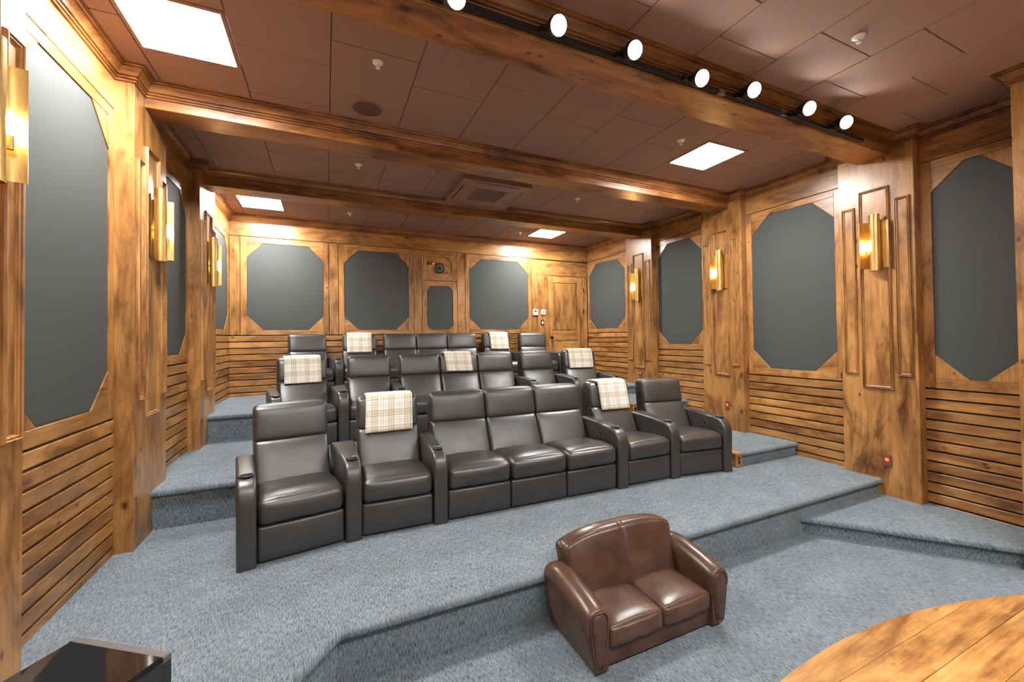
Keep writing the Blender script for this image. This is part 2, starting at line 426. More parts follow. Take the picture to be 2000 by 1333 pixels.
# ceiling tiles ------------------------------------------------------
TS = 0.6096; TX0 = 1.4565
BAYS = [(0.35, 2.245, 1.336, 1.639), (2.53, 4.141, 3.044, 3.340), (4.415, 5.937, 4.80, 5.10), (6.212, YB, 6.80, 7.105)]
LEDS = [(0.542, 3.347), (5.419, 3.347), (0.542, 7.105), (5.419, 7.105)]
tile_cache = {}
def tile_mesh(w, d):
    key = (round(w, 3), round(d, 3))
    if key not in tile_cache:
        g, c, t = 0.0022, 0.004, 0.013
        b = MB(); hw, hd = w / 2 - g, d / 2 - g
        R = []
        for e, z in ((0, t), (0, c), (c, 0)):
            R.append([(-hw + e, -hd + e, z), (hw - e, -hd + e, z), (hw - e, hd - e, z), (-hw + e, hd - e, z)])
        b.rings(R, cap1=True)
        me = b.mesh('tile'); me.materials.append(CEILP); tile_cache[key] = me
    return tile_cache[key]
def inset_led(x0, x1, y0, y1):
    return any(x0 < lx < x1 and y0 < ly < y1 for lx, ly in LEDS)
led_cells = []
for by0, by1, pe, po in BAYS:
    k = -3
    while True:
        x0, x1 = TX0 + k * TS, TX0 + (k + 1) * TS
        if x0 > XR: break
        cx0, cx1 = max(x0, 0.0), min(x1, XR)
        ph = pe if k % 2 == 0 else po
        j = math.floor((by0 - ph) / TS)
        if cx1 - cx0 > 0.02:
            while ph + j * TS < by1:
                y0, y1 = max(ph + j * TS, by0), min(ph + (j + 1) * TS, by1)
                j += 1
                if y1 - y0 < 0.02: continue
                if inset_led(cx0, cx1, y0, y1): led_cells.append((cx0, cx1, y0, y1)); continue
                obj('tile', tile_mesh(cx1 - cx0, y1 - y0), None, ceiling, ((cx0 + cx1) / 2, (y0 + y1) / 2, ZC + random.choice((0, 0, 0, 0.0015, -0.0012))))
        k += 1
# plain ceiling over the stage side, outside the tiled bays
obj('soffit_panel', MB().box(0, XR, YF, 0.348, ZC, ZC + 0.013), CEILP, ceiling)

# LED light panels -----------------------------------------------------
def led(x, y, label, z=ZC, mat=LED):
    t = thing('ceiling_light_panel', label, 'ceiling light', (x, y, z), 0, 'square LED ceiling panels')
    b = MB(); o_, i_ = 0.300, 0.272
    R = [[(-e, -e, h), (e, -e, h), (e, e, h), (-e, e, h)] for e, h in ((o_, 0.012), (o_, -0.004), (o_ - 0.004, -0.007), (i_ + 0.003, -0.007), (i_, -0.002), (i_, 0.008))]
    b.rings(R); obj('frame', b, CEILP, t)
    obj('diffuser', MB().box(-i_, i_, -i_, i_, 0.001, 0.006), mat, t)
    return t
LEDL = ['bright square ceiling panel between the front two beams, away from the door side', 'bright square ceiling panel between the front two beams, on the door side',
        'bright square ceiling panel by the back wall, on the side away from the door', 'bright square ceiling panel by the back wall in front of the door']
for (x, y), lb in zip(LEDS, LEDL): led(x, y, lb)
for x, lb in ((1.15, 'added square fill light above the stage at its end away from the door side'), (2.65, 'added square fill light above the stage, second from the end away from the door'), (4.15, 'added square fill light above the stage, second from the door-side end'), (5.65, 'added square fill light above the stage at its door-side end')):
    led(x, -0.45, lb, ZC - 0.009, LEDFILL)  # out-of-view panels added as fill for the seat fronts and leather sheen

# beams ------------------------------------------------------------------
for i, (y0, y1) in enumerate(BEAM):
    b = MB()
    pts = [(y0, ZBB + .004), (y0 + .004, ZBB), (y1 - .004, ZBB), (y1, ZBB + .004), (y1, ZC + .012), (y0, ZC + .012)]
    b.prism(pts, lambda p, t: (t, p[0], p[1]), XPL - 0.06, XPR + 0.06)
    struct('beam_%d' % (i + 1), b, WXD, ['wooden ceiling beam carrying the track lights', 'wooden ceiling beam between the track-light beam and the air-conditioning cassette', 'wooden ceiling beam closest to the back wall'][i])

# crown mouldings ------------------------------------------------------------
CROWN = [(0.0, -0.116), (0.014, -0.116), (0.016, -0.112), (0.015, -0.104), (0.007, -0.101), (0.008, -0.098), (0.022, -0.096), (0.024, -0.090), (0.021, -0.083), (0.014, -0.080), (0.016, -0.077), (0.030, -0.074), (0.034, -0.064), (0.041, -0.050), (0.052, -0.037), (0.064, -0.030), (0.056, -0.026), (0.058, -0.023), (0.078, -0.021), (0.081, -0.014), (0.076, -0.009), (0.088, -0.007), (0.090, 0.0)]
def crown_loop(name, pts, label):
    n = len(pts); mb = MB(); R = []
    for d, h in CROWN:
        ring = []
        for i in range(n):
            a, p, c = Vector(pts[i - 1]), Vector(pts[i]), Vector(pts[(i + 1) % n])
            t1, t2 = (p - a).normalized(), (c - p).normalized()
            q = p + d * (Vector((-t1.y, t1.x)) + Vector((-t2.y, t2.x)))
            ring.append((q.x, q.y, ZC + h))
        R.append(ring)
    mb.rings(R)
    struct(name, mb, WCR, label)
def bay(yA, yB_, pf, pn):
    return [(XPL, yA), (XPR, yA), (XPR, pf), (XR, pf), (XR, pn), (XPR, pn), (XPR, yB_), (XPL, yB_), (XPL, pn), (0, pn), (0, pf), (XPL, pf)]
crown_loop('trim_1', [(XPROL, -2.9), (XPROR, -2.9), (XPROR, YPRO), (XR, YPRO), (XR, PIL[0][0]), (XPR, PIL[0][0]), (XPR, BEAM[0][0]), (XPL, BEAM[0][0]), (XPL, PIL[0][0]), (0, PIL[0][0]), (0, YPRO), (XPROL, YPRO)], 'wooden crown moulding over the stage bay')
crown_loop('trim_2', bay(BEAM[0][1], BEAM[1][0], PIL[0][1], PIL[1][0]), 'wooden crown moulding of the bay behind the track lights')
crown_loop('trim_3', bay(BEAM[1][1], BEAM[2][0], PIL[1][1], PIL[2][0]), 'wooden crown moulding of the bay with the cassette')
crown_loop('trim_4', [(XPL, BEAM[2][1]), (XPR, BEAM[2][1]), (XPR, PIL[2][1]), (XR, PIL[2][1]), (XR, YB), (0, YB), (0, PIL[2][1]), (XPL, PIL[2][1])], 'wooden crown moulding along the back wall')

# wall panelling ---------------------------------------------------------------
# a "face" maps (s along the wall, z, d out of the wall) to world
def f_left(s, z, d): return (d, s, z)
def f_right(s, z, d): return (XR - d, s, z)
def f_back(s, z, d): return (s, YB - d, z)
def board(parent, f, s0, s1, z0, z1, mat, name='board', d0=-0.030, d1=0.0, ch=0.003):
    b = MB(); R = []
    for e, d in ((0, d0), (0, d1 - ch), (ch, d1)):
        R.append([f(s0 + e, z0 + e, d), f(s1 - e, z0 + e, d), f(s1 - e, z1 - e, d), f(s0 + e, z1 - e, d)])
    b.rings(R, cap1=True)
    return obj(name, b, mat, parent)
def octa(s0, s1, z0, z1, cs, cz):
    return [(s0 + cs, z0), (s1 - cs, z0), (s1, z0 + cz), (s1, z1 - cz), (s1 - cs, z1), (s0 + cs, z1), (s0, z1 - cz), (s0, z0 + cz)]
def piece(parent, f, poly, mat, name, d0=-0.030, d1=0.0, ch=0.0022):
    """flat board of any convex outline (ccw) with eased edges"""
    P = [Vector(p) for p in poly]; n = len(P); ins = []
    for i in range(n):
        t1 = (P[i] - P[i - 1]).normalized(); t2 = (P[(i + 1) % n] - P[i]).normalized()
        n1, n2 = Vector((-t1.y, t1.x)), Vector((-t2.y, t2.x)); bis = (n1 + n2)
        ins.append(P[i] + bis * (ch / max(0.25, 1 + n1.dot(n2))))
    b = MB().rings([[f(*p, d0) for p in P], [f(*p, d1 - ch) for p in P], [f(*p, d1) for p in ins]], cap1=True)
    return obj(name, b, mat, parent)
def oct_panel(parent, f, rs0, rs1, rz0, rz1, oc, hmat, infill=True):
    """stiles, rails and corner blocks around an octagonal opening filled with stretched fabric"""
    s0, s1, z0, z1, cs, cz = oc
    O = octa(*oc); cs_, cz_ = (s0 + s1) / 2, (z0 + z1) / 2
    g = 0.0006
    piece(parent, f, [(rs0, rz0), (s0 - g, rz0), (s0 - g, rz1), (rs0, rz1)], WZ, 'stile')
    piece(parent, f, [(s1 + g, rz0), (rs1, rz0), (rs1, rz1), (s1 + g, rz1)], WZ, 'stile')
    piece(parent, f, [(s0 + g, rz0), (s1 - g, rz0), (s1 - g, z0 - g), (s0 + g, z0 - g)], hmat, 'rail')
    piece(parent, f, [(s0 + g, z1 + g), (s1 - g, z1 + g), (s1 - g, rz1), (s0 + g, rz1)], hmat, 'rail')
    for tri in ([(s0 + g, z0 + g), (s0 + cs, z0 + g), (s0 + g, z0 + cz)], [(s1 - cs, z0 + g), (s1 - g, z0 + g), (s1 - g, z0 + cz)],
                [(s1 - g, z1 - cz), (s1 - g, z1 - g), (s1 - cs, z1 - g)], [(s0 + g, z1 - cz), (s0 + cs, z1 - g), (s0 + g, z1 - g)]):
        piece(parent, f, tri, random.choice((WZ, hmat)), 'corner_block', d1=-0.0008)
    if infill:
        q = MB().rings([[f(*p, -0.0145) for p in O], [f(*p, -0.010) for p in O], [f(cs_ + (p[0] - cs_) * .985, cz_ + (p[1] - cz_) * .985, -0.0075) for p in O]], cap1=True)
        return obj('fabric_panel', q, FABRIC, parent)
    q = MB().rings([[f(*p, d) for p in O] for d in (-0.0185, -0.016)], cap1=True)
    return obj('backing_panel', q, hmat, parent)
SP = 0.1035
def slats(parent, f, s0, s1, ztop, zbot, axis_mat):
    """horizontal slats with open shadow gaps, one object each"""
    gap, t, c = 0.0165, 0.030, 0.0035
    h = SP - gap
    prof = [(-t, 0), (-c, 0), (0, c), (0, h - c), (-c, h), (-t, h)]
    b = MB()
    b.prism(prof, lambda p, s: f(s, p[1], p[0]), s0 + 0.001, s1 - 0.001)
    me = b.mesh('slat'); me.materials.append(axis_mat)
    z = ztop - gap - h; k = 0
    while z > zbot - h + 0.01:
        o = obj('slat', me, None, parent, (0, 0, z)); z -= SP; k += 1
for f, wl in ((f_left, wall_left), (f_right, wall_right)):
    bays = [(YPRO, PIL[0][0], 1.320, 0.0), (PIL[0][1], PIL[1][0], 1.318, T0 + 0.30), (PIL[1][1], PIL[2][0], 1.640, H2), (PIL[2][1], YB, 1.966, T3)]
    octs = [(1.390, 1.973, 1.418, 3.505, 0.235, 0.235), (2.828, 3.868, 1.413, 3.506, 0.24, 0.247), (4.718, 5.670, 1.732, 3.500, 0.235, 0.235), (6.573, 7.800, 2.050, 3.490, 0.24, 0.235)]
    for (y0, y1, zt, zb), oc in zip(bays, octs):
        board(wl, f, y0, y1, ZF, ZC, WY, 'frieze_board')
        oct_panel(wl, f, y0, y1, zt, ZF - 0.008, oc, WY)
        slats(wl, f, y0, y1, zt, zb, WY)
    if f is f_left: pass
# back wall
fb = f_back
board(wall_back, fb, 0.0, XR, ZF - 0.004, ZC, WX, 'frieze_board')
zt, zb = ZF - 0.012, 1.966
G = 0.004
for s0, s1 in ((0.0, 0.151), (1.472, 1.626), (2.951, 3.102), (3.806, 3.967)):
    board(wall_back, fb, s0 + G, s1 - G, zb, zt, WZ, 'stile')
board(wall_back, fb, 5.471 + G, 5.614, T3, zt, WZ, 'stile')
for s0, s1, oc in ((0.151, 1.472, (0.244, 1.384, 2.045, 3.487, 0.235, 0.24)), (1.626, 2.951, (1.718, 2.852, 2.045, 3.487, 0.238, 0.24)), (3.967, 5.471, (4.058, 5.374, 2.048, 3.487, 0.24, 0.235))):
    oct_panel(wall_back, fb, s0 + G, s1 - G, zb, zt, oc, WX)
oct_panel(wall_back, fb, 3.102 + G, 3.806 - G, zb, 2.998, (3.197, 3.714, 2.045, 2.897, 0.08, 0.08), WX)
oct_panel(wall_back, fb, 3.102 + G, 3.806 - G, 3.006, zt, (3.187, 3.702, 3.050, 3.474, 0.105, 0.105), WX, infill=False)
slats(wall_back, fb, 0.0, 5.471, 1.966, T3, WX)
# round projector port in the little octagon
t = thing('wall_speaker', 'round black speaker in the small octagonal wooden niche of the back wall', 'speaker', (3.452, YB + 0.014, 3.253))
b = MB().lathe([(0.100, 0.0), (0.100, -0.012), (0.092, -0.018), (0.084, -0.012), (0.082, -0.006)], axis='y', n=32); sm(obj('surround', b, BLACKM, t))
b = MB().lathe([(0.081, -0.006), (0.070, -0.012), (0.045, -0.008), (0.036, -0.010)], axis='y', n=32); sm(obj('cone', b, GREYP, t))
b = MB().lathe([(0.036, -0.008), (0.030, -0.020), (0.014, -0.026), (0.001, -0.027)], axis='y', n=24); sm(obj('dust_cap', b, BLACKM, t))
b = MB().lathe([(0.017, 0.0), (0.017, -0.006), (0.012, -0.012), (0.001, -0.013)], center=(3.330, YB + 0.014, 3.335), axis='y', n=16)
tag(sm(obj('indicator_lamp', b, REDE)), 'small red indicator lamp beside the back wall speaker', 'indicator')

# door ------------------------------------------------------------------------------
board(wall_back, fb, 5.614, XR, 3.240, 3.566, WX, 'header_board')
board(wall_back, fb, 5.618, 5.882, T3, 3.236, WZ, 'casing')
board(wall_back, fb, 6.804, 6.90, T3, 3.236, WZ, 'casing')
door = tag(bpy.data.objects.new('door_1', None), 'knotty wooden panel door in the back wall', None, None, 'structure'); COL.objects.link(door); door.location = (5.888, YB, T3)
def dbox(name, x0, x1, z0, z1, y0, y1, mat=WDOOR, parent=door, ch=0.005):
    b = MB(); R = []
    for e, y in ((0, y0), (0, y1 + ch), (ch, y1)):
        R.append([(x0 + e, y, z0 + e), (x1 - e, y, z0 + e), (x1 - e, y, z1 - e), (x0 + e, y, z1 - e)])
    b.rings(R, cap1=True); return obj(name, b, mat, parent)
DW, DH = 0.910, 3.230 - T3
dz = lambda z: z - T3
dbox('stile', 0.0, 0.115, 0, DH, 0.018, 0.003); dbox('stile', DW - 0.155, DW, 0, DH, 0.018, 0.003)
dbox('rail', 0.115, DW - 0.155, dz(3.085), DH, 0.018, 0.0035, WX); dbox('rail', 0.115, DW - 0.155, dz(1.80), dz(2.005), 0.018, 0.0035, WX); dbox('rail', 0.115, DW - 0.155, 0, 0.2, 0.018, 0.0035, WX)
for z0, z1 in ((dz(2.005), dz(3.085)), (0.2, dz(1.80))):
    b = MB(); R = []
    for e, y in ((0.0, 0.016), (0.012, 0.016), (0.045, 0.008), (0.05, 0.008)):
        R.append([(0.115 + e, y, z0 + e), (DW - 0.155 - e, y, z0 + e), (DW - 0.155 - e, y, z1 - e), (0.115 + e, y, z1 - e)])
    b.rings(R, cap1=True); obj('panel', b, WDOOR, door)
kn = obj('knob', MB().lathe([(0.030, 0.004), (0.030, -0.004), (0.012, -0.008), (0.010, -0.030), (0.022, -0.036), (0.028, -0.048), (0.024, -0.060), (0.008, -0.066)], center=(0.055, 0, dz(1.865)), axis='y', n=20), BRONZE, door); sm(kn)
for zz in (2.95, 2.46, 1.3):
    obj('hinge', MB().box(DW - 0.006, DW + 0.012, -0.004, 0.004, dz(zz) - 0.05, dz(zz) + 0.05), BRONZE, door)
lt = thing('door_latch', 'small metal latch on the casing at the hinge side of the door', 'latch', (6.785, YB, 2.45))
obj('plate', MB().box(-0.02, 0.02, -0.006, 0.0, -0.03, 0.03), CHROME, lt); sm(obj('bolt', MB().lathe([(0.009, 0), (0.009, -0.03), (0.013, -0.032), (0.013, -0.04)], axis='y', n=12), CHROME, lt))

# controls by the door
t = thing('thermostat', 'white wall thermostat with a dark display beside the door', 'thermostat', (5.545, YB, 2.42))
b = MB(); R = [[(-w, y, -h), (w, y, -h), (w, y, h), (-w, y, h)] for w, h, y in ((0.058, 0.062, 0.0), (0.058, 0.062, -0.020), (0.054, 0.058, -0.024))]
b.rings(R, cap1=True); obj('housing', b, WHITEP, t)
obj('display', MB().box(-0.036, 0.036, -0.0255, -0.024, 0.008, 0.038), BLACKM, t)
t = thing('alarm_sensor', 'white square wall sensor with a round eye beside the door', 'sensor', (5.743, YB, 2.425))
b = MB(); b.rings([[(-w, y, -w), (w, y, -w), (w, y, w), (-w, y, w)] for w, y in ((0.052, 0), (0.052, -0.018), (0.047, -0.023))], cap1=True); obj('housing', b, WHITEP, t)
sm(obj('eye', MB().lathe([(0.014, -0.022), (0.013, -0.028), (0.002, -0.029)], axis='y', n=16), BLACKM, t))
t = thing('light_switch', 'brown rocker light switch plate beside the door', 'light switch', (5.723, YB, 2.195))
b = MB(); b.rings([[(-w, y, -h), (w, y, -h), (w, y, h), (-w, y, h)] for w, h, y in ((0.036, 0.060, 0), (0.036, 0.060, -0.004), (0.033, 0.057, -0.006))], cap1=True); obj('plate', b, BRONZE, t)
obj('rocker', MB().box(-0.016, 0.016, -0.011, -0.005, -0.033, 0.033), WHITEP, t)

# pilasters ---------------------------------------------------------------------
def frame_mould(f, s0, s1, z0, z1, d, parent):
    b = MB(); R = []
    for e, h in ((0, 0), (0.001, 0.012), (0.005, 0.020), (0.010, 0.021), (0.013, 0.016), (0.0135, 0.007), (0.017, 0.006), (0.0175, 0.013), (0.022, 0.014), (0.026, 0.009), (0.027, 0.003), (0.031, 0.0)):
        R.append([f(s0 + e, z0 + e, d + h), f(s1 - e, z0 + e, d + h), f(s1 - e, z1 - e, d + h), f(s0 + e, z1 - e, d + h)])
    b.rings(R); return obj('moulding_frame', b, WZ, parent)
bases = {('l', 0): T1, ('l', 1): T1, ('l', 2): T2, ('r', 0): 0.0, ('r', 1): T1, ('r', 2): T2}
for side, f in (('l', f_left), ('r', f_right)):
    DP = XPL
    for i, (y0, y1) in enumerate(PIL):
        b = MB(); ch = 0.004; z0 = bases[(side, i)]
        R = [[f(y0, z, -0.015), f(y0, z, DP - ch), f(y0 + ch, z, DP), f(y1 - ch, z, DP), f(y1, z, DP - ch), f(y1, z, -0.015)] for z in (z0, ZC + 0.012)]
        b.rings(R, cap0=True, cap1=True)
        nm = ['the track-light beam', 'the middle ceiling beam', 'the beam closest to the back wall'][i]
        p = struct('pilaster_%s_%d' % ({'l': 'left', 'r': 'right'}[side], i + 1), b, WZ, 'wooden wall pilaster under %s, %s' % (nm, 'on the door side' if side == 'r' else 'away from the door side'))
        c = (y0 + y1) / 2
        frame_mould(f, c - 0.135, c + 0.135, 1.276, 3.428, DP, p)
        frame_mould(f, c + 0.172, c + 0.300, 1.422, 3.275, DP, p)
        frame_mould(f, c - 0.300, c - 0.172, 1.422, 3.275, DP, p)
# proscenium columns by the stage
for nm, x0, x1 in (('column_left', -0.015, XPROL), ('column_right', XPROR, XR + 0.015)):
    struct(nm, MB().box(x0, x1, 0.25, YPRO, 0.0, ZC + 0.012), WZ, 'deep wooden column beside the stage opening')

# wall plates low on the pilasters of the door side
for y, z, lb in ((2.324, 0.53, 'brown wall plate with a glowing red indicator by the landing step'), (4.206, 0.838, 'brown wall plate with a glowing red indicator by the aisle step to the middle tier'), (6.030, 1.175, 'brown wall plate with a glowing red indicator by the highest tier')):
    t = thing('step_light', lb, 'wall light', (XPR, y, z), 0, 'brown wall plates low on the pilasters')
    b = MB(); b.rings([[(x, -w, -h), (x, w, -h), (x, w, h), (x, -w, h)] for w, h, x in ((0.036, 0.060, 0), (0.036, 0.060, -0.004), (0.032, 0.056, -0.006))], cap1=True); obj('plate', b, PLATE, t)
    obj('lens', MB().box(-0.0075, -0.005, -0.016, 0.016, -0.006, 0.026), REDE, t)

# sconces ----------------------------------------------------------------------
def sheet(path, z0, z1, t, f):
    """curved metal sheet: path of (s, d), thickened"""
    n = len(path); P = [Vector(p) for p in path]; out, inn = [], []
    for i, p in enumerate(P):
        d = (P[min(i + 1, n - 1)] - P[max(i - 1, 0)]).normalized(); nn = Vector((-d.y, d.x)) * (t / 2)
        out.append(p + nn); inn.append(p - nn)
    poly = out + inn[::-1]
    return MB().rings([[f(q.x, q.y, z) for q in poly] for z in (z0, z1)], cap0=True, cap1=True)
SCN = ['the track-light beam', 'the middle beam', 'the rearmost beam']
for side, sgn in (('l', 1), ('r', -1)):
    for i, (y0, y1) in enumerate(PIL):
        c = (y0 + y1) / 2
        px = XPL if side == 'l' else XPR
        t = thing('wall_sconce', 'lit brass wall sconce under %s, %s' % (SCN[i], 'on the door side' if side == 'r' else 'on the wall away from the door'), 'wall lamp', (px, c - (0.03 if side == 'r' else 0.0), 2.80), 0, 'brass wall sconces')
        f = lambda s, d, z: (sgn * d, s, z)
        path = [(-0.107, 0.030), (-0.104, 0.018), (-0.095, 0.010), (-0.05, 0.008), (0.0, 0.008), (0.030, 0.010), (0.055, 0.019), (0.077, 0.040), (0.093, 0.068), (0.102, 0.092), (0.107, 0.118)]
        o = sm(obj('back_shield', sheet(path, -0.235, 0.265, 0.004, f), BRASS, t))
        tube = [(0.042 * math.cos(a), 0.056 + 0.042 * math.sin(a)) for a in [math.radians(d) for d in range(-48, 229, 12)]]
        o = sm(obj('front_tube', sheet(tube, -0.265, 0.335, 0.004, f), BRASS, t))
        obj('mounting_arm', MB().box(*(sorted((0.0, sgn * 0.022))), -0.012, 0.002, -0.02, 0.0), BRASS, t)
        b = MB().lathe([(0.008, -0.05), (0.009, -0.03), (0.014, 0.0), (0.015, 0.02), (0.010, 0.045), (0.002, 0.06)], center=(sgn * 0.088, 0.056, 0), axis='z', n=16)
        sm(obj('bulb', b, BULBE, t))
        obj('lamp_holder', MB().lathe([(0.011, -0.11), (0.011, -0.05)], center=(sgn * 0.088, 0.056, 0), n=12), BRASS, t)
        obj('holder_arm', MB().box(*(sorted((sgn * 0.022, sgn * 0.088))), 0.052, 0.062, -0.11, -0.09), BRASS, t)

# track lights on the front beam ---------------------------------------------------
t = thing('track_rail', 'black lighting track along the front ceiling beam', 'track rail', (3.9, BEAM[0][0], 3.778))
obj('rail', MB().box(-2.6, 2.35, -0.034, 0.0, -0.017, 0.017), BLACKM, t)
for x in (0.35, 1.12):
    obj('rail_connector', MB().box(x - 0.035, x + 0.035, -0.037, -0.004, -0.019, 0.019), CHROME, t)
target = Vector((3.0, -3.0, 0.9))
HEADS = [(890, -5), (1090, 50), (1239, 98), (1370, 153), (1472, 176), (1580, 212), (1652, 239)]
for k, (px, py) in enumerate(HEADS):
    dr = FW + RT * ((px - 1000) / 801.05) + UP * ((648.43 - py) / 801.05)
    c = Vector((1.414, 0, 1.866)) + dr * (2.075 / dr.y)      # lenses hang about 17 cm clear of the beam face
    d = (target - c).normalized()
    t = thing('track_spotlight', 'lit round spotlight on the ceiling track, %s from its door-side end' % ['seventh','sixth','fifth','fourth','third','second','first'][k], 'spotlight', tuple(c), 0, 'spotlight heads on the track')
    rot = d.to_track_quat('Z', 'X').to_matrix().to_4x4()
    def place(mb, name, mat):
        o = obj(name, mb, mat, t); o.matrix_local = rot; return sm(o)
    place(MB().lathe([(0.018, -0.125), (0.030, -0.118), (0.040, -0.075), (0.056, -0.035), (0.060, 0.0), (0.0605, 0.010), (0.054, 0.010), (0.052, -0.004)], n=28), 'housing', BLACKM)
    place(MB().lathe([(0.053, -0.006), (0.050, 0.0), (0.030, 0.004), (0.002, 0.005)], n=28), 'lens', SPOTE)
    ld = bpy.data.lights.new('spot_beam', 'SPOT'); ld.energy = SPOT_WATTS; ld.spot_size = math.radians(62); ld.spot_blend = 0.7
    ld.shadow_soft_size = 0.045; ld.color = (1.0, 0.95, 0.88)
    lo_ = bpy.data.objects.new('spot_beam', ld); COL.objects.link(lo_); lo_.parent = t; lo_.location = d * 0.014
    lo_.rotation_euler = d.to_track_quat('-Z', 'Y').to_euler()
    a = c - d * 0.08
    loc = lambda p: tuple(Vector(p) - c)
    sm(obj('arm', MB().tube([loc(a), loc((a.x, a.y + 0.02, min(a.z, 3.775))), loc((a.x, BEAM[0][0] - 0.047, 3.776))], 0.010, 8), BLACKM, t))
    obj('adapter', MB().box(a.x - c.x - 0.05, a.x - c.x + 0.05, BEAM[0][0] - c.y - 0.056, BEAM[0][0] - c.y - 0.0385, 3.778 - c.z - 0.018, 3.778 - c.z + 0.018), BLACKM, t)

# cassette air conditioner ------------------------------------------------------------
t = thing('ceiling_cassette', 'brown square air-conditioning cassette hanging under the ceiling', 'air conditioner', (3.468, 5.315, ZC))
w = 0.478
obj('casing', MB().rings([[(-a, -a, z), (a, -a, z), (a, a, z), (-a, a, z)] for a, z in ((w - 0.012, 0.0), (w - 0.012, -0.055), (w, -0.058), (w, -0.072), (w - 0.008, -0.080))], cap1=True), VENTM, t)
for rz in range(4):
    for nm, y0, y1, h, mat in (('air_slot', -w + 0.045, -w + 0.058, 0.0812, BLACKP), ('louvre', -w + 0.060, -w + 0.110, 0.084, VENTM)):
        o = obj(nm, MB().box(-0.30, 0.30, y0, y1, -h, -0.0795), mat, t, rot=(0, 0, rz * math.pi / 2))
g = obj('intake_grille', MB().box(-0.225, 0.225, -0.225, 0.225, -0.0815, -0.0795), GRILLE, t)
for k in range(17):
    x = -0.208 + k * 0.026
    obj('grille_bar', MB().box(x - 0.006, x + 0.006, -0.225, 0.225, -0.088, -0.0815), VENTM, g)

# ceiling speaker and sprinklers -----------------------------------------------------
t = thing('ceiling_speaker', 'round brown speaker grille set into the ceiling', 'speaker', (1.76, 3.833, ZC))
sm(obj('grille', MB().lathe([(0.122, 0.0), (0.120, -0.004), (0.06, -0.006), (0.002, -0.0065)], n=40), GRILLE, t))
sm(obj('rim', MB().lathe([(0.132, 0.0), (0.132, -0.004), (0.128, -0.006), (0.122, -0.005), (0.121, 0.0)], n=40), CEILP, t))
SPR = [(1.776, 3.154, 'near the round ceiling speaker'), (4.788, 1.558, 'before the track-light beam'), (1.773, 5.108, 'level with the cassette, on its side away from the door'), (1.777, 7.12, 'near the back wall, away from the door'), (4.832, 3.162, 'beside the bright panel on the door side'), (4.831, 5.111, 'level with the cassette, on its door side'), (4.878, 7.185, 'near the back wall beside the panel in front of the door')]
for x, y, lb in SPR:
    t = thing('fire_sprinkler', 'white ceiling sprinkler head ' + lb, 'sprinkler', (x, y, ZC), 0, 'white sprinkler heads')
    sm(obj('escutcheon', MB().lathe([(0.040, 0.0), (0.040, -0.003), (0.034, -0.012), (0.018, -0.020)], n=20), WHITEP, t))
    sm(obj('deflector', MB().lathe([(0.010, -0.018), (0.009, -0.040), (0.016, -0.042), (0.016, -0.046), (0.004, -0.047)], n=16), WHITEP, t))

# ------------------------------------------------------------------ upholstery helper
def axis_coords(h, r, m):
    c = [-h, -h + 0.18 * r, -h + 0.5 * r, -h + r]
    for i in range(1, m): c.append(-h + r + (2 * h - 2 * r) * i / m)
    c += [h - r, h - 0.5 * r, h - 0.18 * r, h]
    return c
def softbox(sx, sy, sz, r, bulge=(0, 0, 0, 0, 0, 0), m=(4, 4, 4), center=(0, 0, 0), warp=None, probe=None):
    """rounded cushion; bulge = pillow on -x,+x,-y,+y,-z,+z"""
    H = (sx / 2, sy / 2, sz / 2)
    A = [axis_coords(H[i], min(r, H[i] * 0.98), m[i]) for i in range(3)]
    mb = MB(); idx = {}
    def mapp(p):
        q = list(p); inner = [max(-(H[i] - min(r, H[i] * .98)), min(H[i] - min(r, H[i] * .98), p[i])) for i in range(3)]
        d = Vector(p) - Vector(inner)
        if d.length > 1e-9:
            mx = max(abs(c) for c in d)
            q = Vector(inner) + d.normalized() * mx
        q = list(q)
        for a in range(3):
            u, w_ = (a + 1) % 3, (a + 2) % 3
            k = max(0, 1 - (p[u] / H[u]) ** 2) ** 0.6 * max(0, 1 - (p[w_] / H[w_]) ** 2) ** 0.6
            tpos = (p[a] / H[a] + 1) / 2
            q[a] += k * (bulge[2 * a + 1] * max(0, tpos * 2 - 1) - bulge[2 * a] * max(0, 1 - tpos * 2))
        q = Vector(q) + Vector(center)
        if warp: q = Vector(warp(q))
        return q
    if probe: return [tuple(mapp(p)) for p in probe]
    def vert(p):
        key = tuple(round(c, 5) for c in p)
        if key in idx: return idx[key]
        q = mapp(p)
        idx[key] = len(mb.v); mb.v.append(tuple(q)); return idx[key]
    for a in range(3):
        u, w_ = (a + 1) % 3, (a + 2) % 3
        for sgn in (-1, 1):
            for i in range(len(A[u]) - 1):
                for j in range(len(A[w_]) - 1):
                    qd = []
                    for (ii, jj) in ((i, j), (i + 1, j), (i + 1, j + 1), (i, j + 1)):
                        p = [0, 0, 0]; p[a] = sgn * H[a]; p[u] = A[u][ii]; p[w_] = A[w_][jj]; qd.append(vert(tuple(p)))
                    if len(set(qd)) < 3: continue
                    mb.f.append(tuple(qd) if sgn > 0 else tuple(reversed(qd)))
    return mb.mesh('cushion', True)

